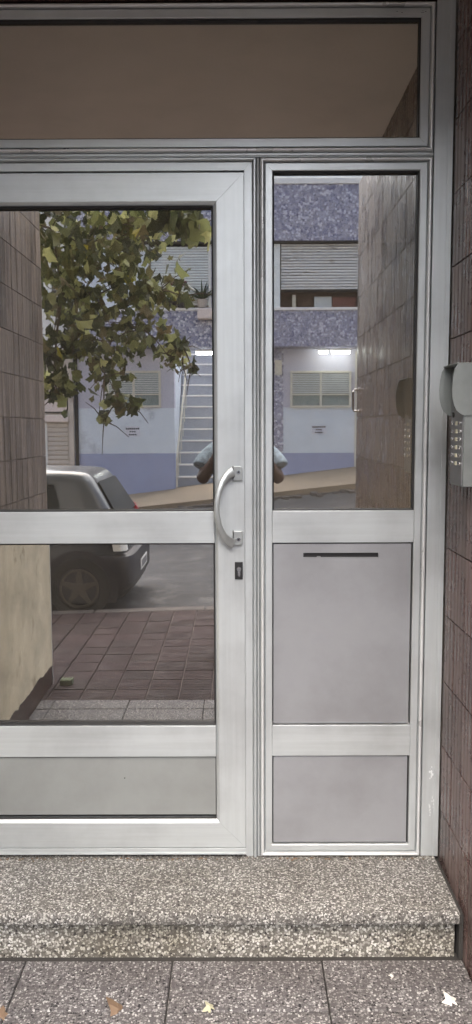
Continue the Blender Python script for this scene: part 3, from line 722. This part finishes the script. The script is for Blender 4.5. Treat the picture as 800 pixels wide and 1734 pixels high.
# small wall notices (painted lines; they are too small in the photograph to be read)
for (x0, x1, z0, z1, lab) in ((g(1.68), g(2.02), gz(1.49), gz(1.70), 'small paper notice on pale wall under the right shuttered window'), (g(-2.58), g(-2.24), gz(1.45), gz(1.68), 'small paper notice on pale wall right behind the parked car')):
    s_ = thing('notice', lab, 'notice', ((x0+x1)/2, YW+.01, (z0+z1)/2), 'notices on the far wall')
    MB().box(x0, x1, YW+.008, YW+.014, z0, z1).obj('sheet', simple('notice_sheet', (.60, .62, .70), .8) if 'notice_sheet' not in MATS else MATS['notice_sheet'], s_)
    h = z1-z0; w_ = x1-x0; xm = (x0+x1)/2
    for (wa, za, zb_) in ((.46, .70, .86), (.22, .42, .54), (.27, .12, .26)):
        m = MB(); n = max(2, int(wa*16))
        for k in range(n):
            a = xm-wa*w_+2*wa*w_*k/n; m.box(a, a+2*wa*w_/n*.78, YW+.0142, YW+.0165, z0+h*za, z0+h*zb_)
            if k % 2: m.box(a+.004, a+2*wa*w_/n*.9, YW+.0142, YW+.0163, z0+h*(za+zb_)/2-.002, z0+h*(za+zb_)/2+.006)
        m.obj('text_line', INK, s_)
# balcony plants
YP = Yb-.02
t = thing('agave', 'spiky agave in a grey pot on the far balcony sill', 'plant', (-.80, YP, 4.34))
MB().tube([(-.80, YP, 4.337), (-.80, YP, 4.52)], [.09, .13], 12).obj('pot', GRYB, t)
for k in range(22):
    a = k*2.4; tilt = .25+.9*((k*7) % 22)/22; ln = random.uniform(.34, .52)
    d = Vector((math.cos(a)*math.sin(tilt), math.sin(a)*math.sin(tilt), math.cos(tilt))); p0 = Vector((-.80, YP, 4.52))
    q = [p0+d*ln*s+Vector((0, 0, -.22*s*s*math.sin(tilt))) for s in (0, .35, .7, 1)]
    MB().tube(q, [.018, .024, .014, .002], 5).obj('blade', LEAFD, t)
def bush(name, label, x, y, z, r, mat, n, pot):
    t = thing(name, label, 'plant', (x, y, z-.12))
    MB().tube([(x, y, z-.12-0), (x, y, z+.02)], [.10, .14], 12).obj('pot', pot, t)
    m = MB()
    for k in range(n):
        v = Vector((random.gauss(0, 1), random.gauss(0, 1), random.gauss(0, 1))).normalized()*r*random.random()**.4; v.z = abs(v.z)*.8
        c = Vector((x, y, z+.02))+v; a = Vector((random.gauss(0, 1), random.gauss(0, 1), random.gauss(0, 1))).normalized()*.03; b_ = a.orthogonal().normalized()*.02
        m.add([c-a, c+b_, c+a, c-b_], [(0, 1, 2, 3)])
    m.obj('foliage', mat, t, kind='stuff')
bush('potted_bush', 'rounded yellow-green potted bush on the far balcony sill', -1.24, YP+.02, 4.46, .27, LEAFY, 420, CARB)
bush('potted_flower', 'dark reddish leafy potted plant on the far balcony sill', -1.50, YP-.04, 4.46, .20, LEAFD, 220, CARB)
for k in range(5):
    p = Vector((-1.50+.08*k, YP-.04, 4.88+.03*math.sin(k*2)))
    m = MB(); m.tube([(-1.46, YP-.04, 4.5), p], .008, 5); m.ball(p, .045, 1, 1, .7, 8, 5); m.obj('flower', simple('dark_red_flower', (.12, .03, .04), .7) if 'dark_red_flower' not in MATS else MATS['dark_red_flower'], bpy.data.objects['potted_flower'])
t = thing('planter_box', 'pale concrete planter box hung on the far balcony band below the agave', 'planter', (-.68, Yb+.12, 4.08))
MB().box(-.90, -.42, Yb+.004, Yb+.22, 4.06, 4.30, .03).obj('box', PNK, t)
MB().box(-.87, -.45, Yb+.03, Yb+.19, 4.29, 4.305).obj('soil', CARB, t)

# neighbour on the left
nb_ = thing('neighbour_house', 'grey-beige house with white upper floor left of the blue building', 'building', (-4.6, -16.6, .2))
XN = XA-.094
MB().box(-5.35, XN, YW-.0, YW-4, -1.0, gz(1.782)).obj('wall', GRYB, nb_)
MB().box(-5.35, XN, YW-.1, YW-4, gz(1.78)+.002, 3.46).obj('wall', GRYB, nb_)
MB().box(g(-4.47), g(-3.86), YW+.12, YW-.02, gz(1.782), gz(1.95), .02).obj('ledge', PNK, nb_)
MB().box(g(-4.47), g(-4.37), YW+.04, YW+.001, .55, gz(1.77)).obj('door_jamb', WHT, nb_)
shutter(g(-4.36), g(-3.90), .25, gz(1.76), YW+.01, GRYB, nb_, 14)
rp = [(g(-4.42), gz(2.0)), (g(-4.0), gz(2.0))]+[(g(-4.0)+.10*math.sin(a), gz(2.0)+.10-.10*math.cos(a)) for a in (.4, .8, 1.2, 1.57)]+[(g(-4.0)+.10, gz(2.85)), (g(-4.42), gz(2.85))]
MB().prism(rp, 'y', YW-.02, YW-.095).obj('rounded_window_frame', DARKGAP, nb_)
rq = [(x*.985-.065, z*.97+.085) for x, z in rp]
MB().prism(rq, 'y', YW-.005, YW-.03).obj('rounded_window_panel', PNK, nb_)
MB().box(-4.58, XN, YW-.2, YW-4, 3.462, 7.2).obj('wall', WHT, nb_)
f = MB().box(g(-4.25), g(-3.95), YW-.185, YW-.21, 4.6, 5.55).obj('window', SLATG, nb_)
MB().box(g(-4.22), g(-3.98), YW-.175, YW-.19, 4.65, 5.5).obj('pane', CLR, f)
MB().box(g(-4.11), g(-4.09), YW-.165, YW-.18, 4.65, 5.5).obj('glazing_bar', WHT, f)
# more of the street further left and right
h2 = thing('street_house', 'low pale house standing further down the street to the left', 'building', (-10, -17, 0))
MB().box(-18, -6.2, YW, YW-5, -2, 3.2).obj('wall', WALLC, h2); MB().box(-18.2, -6.0, YW+.2, YW-5.2, 3.202, 3.4).obj('roof', PNK, h2)
for x in (-16, -12.5, -9):
    f = MB().box(x, x+1.3, YW+.05, YW+.001, .9, 2.2).obj('window', CRM, h2); MB().box(x+.08, x+1.22, YW+.06, YW+.051, .98, 2.12).obj('pane', CLR, f)
MB().box(-7.6, -6.7, YW+.05, YW+.001, -.6, 2.0).obj('door', BARK, h2)

# ================================================================== PARKED CAR
CXR, CY, CZ = -1.00, -5.60, -.135     # rear end x, centre line y, road height
car = thing('parked_car', 'silver hatchback parked at the kerb with its dark rear bumper towards us', 'car', (CXR-1.9, CY, CZ))
def cring(m, z, xr, xf, wd, e, n=56):
    xc, a = (xr+xf)/2, (xr-xf)/2
    for k in range(n):
        t = 2*PI*k/n; c_, s_ = math.cos(t), math.sin(t)
        m.v.append((CXR+1.0+xc+a*math.copysign(abs(c_)**(2/e), c_), CY+wd*math.copysign(abs(s_)**(2/e), s_), CZ+z))
def loft(levels, n=56, caps=True):
    m = MB()
    for lv in levels: cring(m, *lv, n=n)
    for i in range(len(levels)-1):
        for k in range(n): m.f.append((i*n+k, i*n+(k+1) % n, (i+1)*n+(k+1) % n, (i+1)*n+k))
    if caps: m.f += [tuple(range(n-1, -1, -1)), tuple((len(levels)-1)*n+k for k in range(n))]
    return m
loft([(.30, -1.06, -4.83, .79, 10), (.45, -1.045, -4.86, .815, 10), (.62, -1.05, -4.86, .825, 10), (.78, -1.075, -4.80, .82, 11), (.86, -1.10, -4.70, .80, 12), (.93, -1.14, -3.98, .785, 12),
      (1.02, -1.19, -3.80, .755, 12), (1.16, -1.275, -3.52, .70, 12), (1.27, -1.345, -3.28, .655, 12), (1.32, -1.385, -3.16, .63, 11), (1.352, -1.43, -3.05, .60, 10), (1.37, -1.52, -2.95, .54, 8), (1.38, -1.75, -2.8, .42, 6)]).obj('body', CARP, car, True)
loft([(.16, -1.10, -4.80, .78, 9), (.24, -1.01, -4.88, .80, 9), (.30, -1.0, -4.89, .815, 9)]).obj('sill', CARB, car, True)
# bumpers: dark shells round each end
def shell(xs_, z0, z1, name, rear=True):
    m = MB(); n = 20
    pts = []
    for k in range(n+1):
        t = -PI/2+PI*k/n; c_, s_ = math.cos(t), math.sin(t)
        pts.append((abs(c_)**.28, .835*math.copysign(abs(s_)**.28, s_)))
    for z, ins in ((z0, .05), (z0+.05, .0), (z1-.06, .0), (z1-.015, .015), (z1, .05)):
        for (a, b_) in pts:
            x = (CXR-.42+(.42-ins)*a+.03) if rear else (CXR-3.9+.40-(.42-ins)*a)
            m.v.append((x, CY+b_*(1-ins*.2), CZ+z))
    q = n+1
    for i in range(4):
        for k in range(n): m.f.append((i*q+k, i*q+k+1, (i+1)*q+k+1, (i+1)*q+k))
    m.f.append(tuple(range(q-1, -1, -1))); m.f.append(tuple(4*q+k for k in range(q)))
    return m.obj(name, CARB, car, True)
rbp = shell(None, .27, .60, 'bumper'); shell(None, .22, .58, 'bumper', False)
# rear screen, side windows, lights, plate
def quadplate(ps, th, name, mat, parent=car):
    ps = [Vector(p) for p in ps]; nrm = (ps[1]-ps[0]).cross(ps[2]-ps[0]).normalized()*th
    m = MB(); n = len(ps); m.add([p-nrm*.3 for p in ps]+[p+nrm for p in ps], [tuple(range(n)), tuple(range(2*n-1, n-1, -1))]+[(i, n+i, n+(i+1) % n, (i+1) % n) for i in range(n)])
    return m.obj(name, mat, parent)
def xr_at(z):
    tab = [(.62, -1.05), (.78, -1.075), (.86, -1.10), (.93, -1.14), (1.02, -1.19), (1.16, -1.275), (1.27, -1.345), (1.315, -1.40)]
    for (a, xa), (b_, xb) in zip(tab, tab[1:]):
        if a <= z <= b_: return xa+(xb-xa)*(z-a)/(b_-a)
    return tab[-1][1]
quadplate([(CXR+1+xr_at(.93)+.010, CY-.64, CZ+.93), (CXR+1+xr_at(.93)+.010, CY+.64, CZ+.93), (CXR+1+xr_at(1.265)+.010, CY+.53, CZ+1.265), (CXR+1+xr_at(1.265)+.010, CY-.53, CZ+1.265)], .006, 'rear_window', CARG)
for s_ in (-1, 1):
    for (xa, xb, xc_, xd) in ((-1.62, -2.48, -2.45, -1.72), (-2.56, -3.62, -3.36, -2.53)):
        quadplate([(xa, CY+s_*.785, CZ+.945), (xb, CY+s_*.785, CZ+.945), (xc_, CY+s_*.668, CZ+1.25), (xd, CY+s_*.668, CZ+1.25)], .012*s_*-1, 'side_window', CARG)
    for (z0, z1, mt) in ((.64, .74, PLATE), (.742, .955, RED)):
        m = MB()
        for zz in (z0, (z0+z1)/2, z1):
            x = xr_at(zz)+CXR+1
            wy = .80-(max(0, zz-.86))*.36
            m.v += [(x+.016, CY+s_*(wy-.12), CZ+zz), (x+.013, CY+s_*(wy-.03), CZ+zz), (x-.03, CY+s_*(wy+.022), CZ+zz), (x-.10, CY+s_*(wy+.026), CZ+zz), (x-.10, CY+s_*(wy-.1), CZ+zz), (x-.03, CY+s_*(wy-.12), CZ+zz)]
        for i in range(2):
            for k in range(6): m.f.append((i*6+k, i*6+(k+1) % 6, (i+1)*6+(k+1) % 6, (i+1)*6+k))
        m.f += [tuple(range(6)), tuple(range(17, 11, -1))]; m.obj('tail_light', mt, car)
    m = MB().box(CXR-3.86, CXR-3.70, CY+s_*.50, CY+s_*.74, CZ+.62, CZ+.74, .02); m.obj('headlight', PLATE, car)
pt = MB().box(CXR+.022, CXR+.034, CY-.26, CY+.26, CZ+.37, CZ+.48, .002).obj('number_plate', PLATE, car)
m = MB()
for k in range(6): 
    yy = CY-.20+k*.068; m.box(CXR+.0342, CXR+.036, yy, yy+.034, CZ+.39, CZ+.46)
m.obj('plate_characters', INK, pt)
MB().box(CXR-.055, CXR-.035, CY-.12, CY+.12, CZ+.70, CZ+.72, .004).obj('boot_handle', CARB, car)
MB().box(CXR-3.88, CXR-3.84, CY-.35, CY+.35, CZ+.60, CZ+.70, .01).obj('grille', CARB, car)
quadplate([(-3.94, CY-.66, CZ+.95), (-3.94, CY+.66, CZ+.95), (-3.30, CY+.58, CZ+1.27), (-3.30, CY-.58, CZ+1.27)], -.014, 'windscreen', CARG)
for s_ in (-1, 1):
    for xw in (-1.475, -4.08):
        # wheel arch, tyre, rim with spokes
        nn = 28; ao = MB(); yy = CY+s_*.822
        ao.prism([(xw+.36*math.cos(PI*k/nn), CZ+.29+.36*math.sin(PI*k/nn)) for k in range(nn+1)]+[(xw-.34, CZ+.16), (xw+.34, CZ+.16)], 'y', yy, yy+s_*.012); ao.obj('wheel_arch', CARB, car)
        ty = MB(); y0_, y1_ = CY+s_*.66, CY+s_*.842
        rows_ = [(.20, y0_), (.285, y0_), (.295, y0_+s_*.02), (.295, y1_-s_*.03), (.282, y1_), (.205, y1_), (.195, y1_-s_*.02)]
        for (r, yv) in rows_:
            for k in range(32): a = 2*PI*k/32; ty.v.append((xw+r*math.cos(a), yv, CZ+.295+r*math.sin(a)))
        for i in range(len(rows_)-1):
            for k in range(32): ty.f.append((i*32+k, i*32+(k+1) % 32, (i+1)*32+(k+1) % 32, (i+1)*32+k))
        wh = ty.obj('wheel', TYRE, car, True)
        ri = MB()
        for k in range(32):
            a, b_ = 2*PI*k/32, 2*PI*(k+1)/32
            for r0, r1, yv in ((.162, .182, CY+s_*.846),):
                ri.add([(xw+r0*math.cos(a), yv, CZ+.295+r0*math.sin(a)), (xw+r1*math.cos(a), yv, CZ+.295+r1*math.sin(a)), (xw+r1*math.cos(b_), yv, CZ+.295+r1*math.sin(b_)), (xw+r0*math.cos(b_), yv, CZ+.295+r0*math.sin(b_)),
                        (xw+r0*math.cos(a), yv-s_*.03, CZ+.295+r0*math.sin(a)), (xw+r1*math.cos(a), yv-s_*.03, CZ+.295+r1*math.sin(a)), (xw+r1*math.cos(b_), yv-s_*.03, CZ+.295+r1*math.sin(b_)), (xw+r0*math.cos(b_), yv-s_*.03, CZ+.295+r0*math.sin(b_))],
                       [(0, 1, 2, 3), (0, 3, 7, 4), (1, 5, 6, 2)])
        ri.disc((xw, CZ+.295, CY+s_*.84), 'y', .05, s_*.006, 16)
        for k in range(5):
            a = 2*PI*k/5+.3; d = Vector((math.cos(a), 0, math.sin(a))); pz = Vector((-math.sin(a), 0, math.cos(a)))
            o_ = Vector((xw, CY+s_*.842, CZ+.295)); q = [o_+d*.03+pz*.035, o_+d*.165+pz*.016, o_+d*.165-pz*.016, o_+d*.03-pz*.035]
            bk = Vector((0, -s_*.025, 0)); ri.add(q+[v+bk for v in q], [(0, 1, 2, 3), (0, 4, 5, 1), (1, 5, 6, 2), (2, 6, 7, 3), (3, 7, 4, 0)])
        ri.obj('rim', RIM, wh)
        MB().disc((xw, CZ+.295, CY+s_*.70), 'y', .20, s_*.01, 20).obj('brake_disc', CARB, wh)

# ================================================================== STREET TREE
tr = thing('street_tree', 'broad-leaved street tree with olive and yellow leaves standing by the kerb', 'tree', (-2.35, -4.25, 0))
tk = MB(); tk.tube([(-2.35, -4.25, -.05), (-2.33, -4.24, .8), (-2.26, -4.2, 1.8), (-2.1, -4.1, 2.7), (-1.95, -4.0, 3.6), (-1.9, -4.0, 4.4)], [.15, .125, .11, .10, .07, .04], 12); tko = tk.obj('trunk', BARK, tr, True)
blobs = []
def at(px, py, r, D, n, s=.084):                       # centre measured from the reflection at distance D from the lens
    blobs.append((Vector(((px-403)/1401*D, -(D-2.75), H+(725-py)/1401*D)), r/1401*D, int(n*1.15), s))
for b_ in ((95, 395, 45, 6.3, 42), (145, 425, 55, 6.4, 80), (200, 415, 55, 6.5, 90), (250, 400, 42, 6.4, 60), (110, 500, 48, 6.3, 60), (165, 505, 55, 6.5, 80), (230, 490, 45, 6.4, 60), (272, 497, 32, 6.2, 26),
           (130, 585, 52, 6.4, 80), (190, 580, 48, 6.4, 75), (245, 560, 40, 6.5, 50), (283, 600, 24, 6.5, 18), (100, 645, 30, 6.4, 30), (90, 600, 32, 6.3, 34), (178, 640, 24, 6.2, 20), (203, 678, 18, 6.0, 18), (225, 690, 10, 6.0, 7), (176, 712, 9, 6.0, 5),
           (90, 672, 18, 6.5, 12), (310, 620, 14, 6.5, 6), (308, 505, 16, 6.2, 6)): at(*b_)
at(318, 385, 30, 5.9, 16, .15); at(285, 372, 24, 6.0, 14, .13); at(340, 392, 10, 5.8, 4, .15); at(325, 625, 8, 6.3, 5); at(312, 590, 10, 6.3, 8)
for i in range(26):
    blobs.append((Vector((random.uniform(-3.4, -.6), random.uniform(-5.4, -3.3), random.uniform(3.1, 5.2))), random.uniform(.3, .5), 70, .12))
for i in range(8):
    blobs.append((Vector((random.uniform(-3.6, -2.0), random.uniform(-5.2, -3.4), random.uniform(2.2, 3.0))), .38, 55, .12))
tips = [b_[0] for b_ in blobs]
br = MB()
hubs = [Vector((-2.1, -4.1, 2.7)), Vector((-1.95, -4.0, 3.6)), Vector((-2.26, -4.2, 2.2)), Vector((-1.9, -4.0, 4.4))]
nodes = list(hubs)
for c_ in sorted(tips, key=lambda c: min((h-c).length for h in hubs)):
    h_ = min(nodes, key=lambda h: (h-c_).length+(0 if h.z > c_.z-.25 else .4)); Ld = (h_-c_).length
    mid = h_.lerp(c_, .5)+Vector((0, 0, .10*Ld)); th = .012 if Ld > .5 else .007
    br.tube([h_, mid, c_], [th, th*.75, th*.5], 6); nodes.append(c_)
    for k in range(4):
        e = c_+Vector((random.gauss(0, .12), random.gauss(0, .12), random.gauss(-.03, .09))); br.tube([c_, (c_+e)/2+Vector((0, 0, .02)), e], [.005, .0035, .002], 4)
br.obj('branch', BARK, tr, True)
crown = bpy.data.objects.new('crown', None); C.objects.link(crown); crown.parent = tr; crown.location = Vector((-1.9, -4.0, 3.6))-world_loc(tr)
lmesh = [leaf_mesh('leaf', LEAF, 5, c_, p_) for c_, p_ in ((.12, (.54, .61, .54, .46)), (.5, (.50, .63, .52, .40)), (.8, (.40, .56, .42, .36)))]
lmy = leaf_mesh('leaf', LEAFY, 5, .2)
cnt = 0; rest = MB()
lv = [[v.co.copy() for v in me.vertices] for me in lmesh]; lf = [[tuple(p.vertices) for p in me.polygons] for me in lmesh]
for bi, (c_, r, n, s) in enumerate(blobs):
    for k in range(n):
        v = Vector((random.gauss(0, .58), random.gauss(0, .8), random.gauss(0, .58)))*r
        p = c_+v; sc = s*random.uniform(.5, 1.15)
        e = Euler((random.gauss(1.15, .5), random.gauss(0, .5), random.uniform(0, 2*PI)))
        front = bi < 24 and k % 3 == 0
        if bi < 24 and cnt < 295 and (front or s > .14):
            o = inst('leaf', lmy if random.random() < .07 else random.choice(lmesh), p, crown, e, (sc,)*3); cnt += 1
        else:
            q = random.randrange(3); M_ = Matrix.LocRotScale(p, e, (sc,)*3)
            rest.add([M_ @ a for a in lv[q]], lf[q])
rest.obj('foliage', LEAF, crown, kind='stuff')

# ================================================================== PHOTOGRAPHER
pe = thing('person', 'person in a light blue short-sleeved shirt raising a phone with both hands', 'person', (.015, -3.02, .0))
px, py_ = .015, -3.02
def skin(name, verts, edges, radii, mat, root=0, sub=2):
    base = world_loc(pe); me = bpy.data.meshes.new(name); me.from_pydata([tuple(Vector(v)-base) for v in verts], edges, []); me.update(); me.materials.append(mat)
    o = bpy.data.objects.new(name, me); C.objects.link(o); o.parent = pe
    md = o.modifiers.new('skin', 'SKIN'); md.use_smooth_shade = True
    for i, r in enumerate(radii):
        r = r if isinstance(r, tuple) else (r, r); me.skin_vertices[0].data[i].radius = r
        me.skin_vertices[0].data[i].use_root = (i == root)
    sb = o.modifiers.new('s', 'SUBSURF'); sb.levels = sub; sb.render_levels = sub
    return o
V = [(px, py_, .95), (px, py_, 1.15), (px, py_-.01, 1.36), (px, py_, 1.52), (px, py_+.01, 1.60), (px, py_+.015, 1.67), (px, py_+.01, 1.75)]
E_ = [(0, 1), (1, 2), (2, 3), (3, 4), (4, 5), (5, 6)]; Rr = [(.15, .11), (.14, .10), (.17, .11), (.055, .055), (.06, .065), (.075, .09), (.06, .07)]
for s_ in (-1, 1):
    b0 = len(V)
    V += [(px+s_*.17, py_, 1.46), (px+s_*.272, py_+.13, 1.268), (px+s_*.16, py_+.20, 1.44), (px+s_*.085, py_+.235, 1.575), (px+s_*.075, py_+.245, 1.62)]
    E_ += [(2, b0), (b0, b0+1), (b0+1, b0+2), (b0+2, b0+3), (b0+3, b0+4)]; Rr += [.062, .046, .036, .024, (.030, .018)]
    # fingers wrap the phone from the outside; the thumb rests on its near face
    for k, (dz, ln) in enumerate(((.030, .052), (.010, .058), (-.010, .054), (-.028, .044))):
        c0 = len(V); V.append((px+s_*.072, py_+.262, 1.625+dz)); V.append((px+s_*(.072-ln*.5), py_+.281, 1.627+dz)); V.append((px+s_*(.072-ln), py_+.274, 1.628+dz))
        E_ += [(b0+4, c0), (c0, c0+1), (c0+1, c0+2)]; Rr += [.009, .008, .007]
    c0 = len(V); V += [(px+s_*.062, py_+.235, 1.60), (px+s_*.045, py_+.240, 1.615)]; E_ += [(b0+3, c0), (c0, c0+1)]; Rr += [.010, .008]
    b1 = len(V); V += [(px+s_*.10, py_, .88), (px+s_*.11, py_+.01, .50), (px+s_*.115, py_-.01, .10), (px+s_*.12, py_+.13, .045)]
    E_ += [(0, b1), (b1, b1+1), (b1+1, b1+2), (b1+2, b1+3)]; Rr += [.085, .055, .04, .035]
skin('body', V, E_, Rr, SKIN)
V = [(px, py_, .93), (px, py_, 1.15), (px, py_-.01, 1.36), (px, py_, 1.49)]; E_ = [(0, 1), (1, 2), (2, 3)]; Rr = [(.175, .13), (.165, .125), (.19, .13), (.075, .075)]
for s_ in (-1, 1):
    b0 = len(V); V += [(px+s_*.18, py_, 1.465), (px+s_*.235, py_+.05, 1.425), (px+s_*.268, py_+.10, 1.372)]; V += [(px+s_*.2695, py_+.102, 1.367)]; E_ += [(2, b0), (b0, b0+1), (b0+1, b0+2), (b0+2, b0+3)]; Rr += [.085, .072, .069, .069]
skin('shirt', V, E_, Rr, SHIRT)
V = [(px, py_, .97)]; E_ = []; Rr = [(.168, .125)]
for s_ in (-1, 1):
    b0 = len(V); V += [(px+s_*.10, py_, .86), (px+s_*.11, py_+.01, .50), (px+s_*.115, py_-.01, .10)]; E_ += [(0, b0), (b0, b0+1), (b0+1, b0+2)]; Rr += [.10, .078, .07]
skin('trousers', V, E_, Rr, TROU)
for s_ in (-1, 1):
    MB().ball((px+s_*.12, py_+.06, .045), .05, 1, 2.6, .9, 14, 8).obj('shoe', CARB, pe, True)
    MB().ball((px+s_*.088, py_+.01, 1.67), .028, .35, .7, 1.1, 10, 6).obj('ear', SKIN, pe, True)
    MB().ball((px+s_*.032, py_+.098, 1.69), .012, 1, .6, .8, 10, 6).obj('eye', PLATE, pe, True)
MB().ball((px, py_-.008, 1.735), .098, .95, 1.05, .85, 18, 10).obj('hair', HAIR, pe, True)
MB().ball((px, py_+.112, 1.66), .016, .8, 1.2, 1.5, 10, 6).obj('nose', SKIN, pe, True)
MB().ball((px, py_+.100, 1.625), .024, 1, .4, .3, 10, 6).obj('mouth', simple('lips', (.14, .05, .045), .5), pe, True)
ph = thing('phone', 'dark smartphone held upright in both hands of the photographer', 'phone', (.0, -2.765, 1.60))
MB().box(-.036, .036, -2.770, -2.760, 1.515, 1.648, .003).obj('phone_body', BLK, ph)
MB().disc((0, H, -2.760), 'y', .006, .002, 16).obj('lens', CARG, ph)
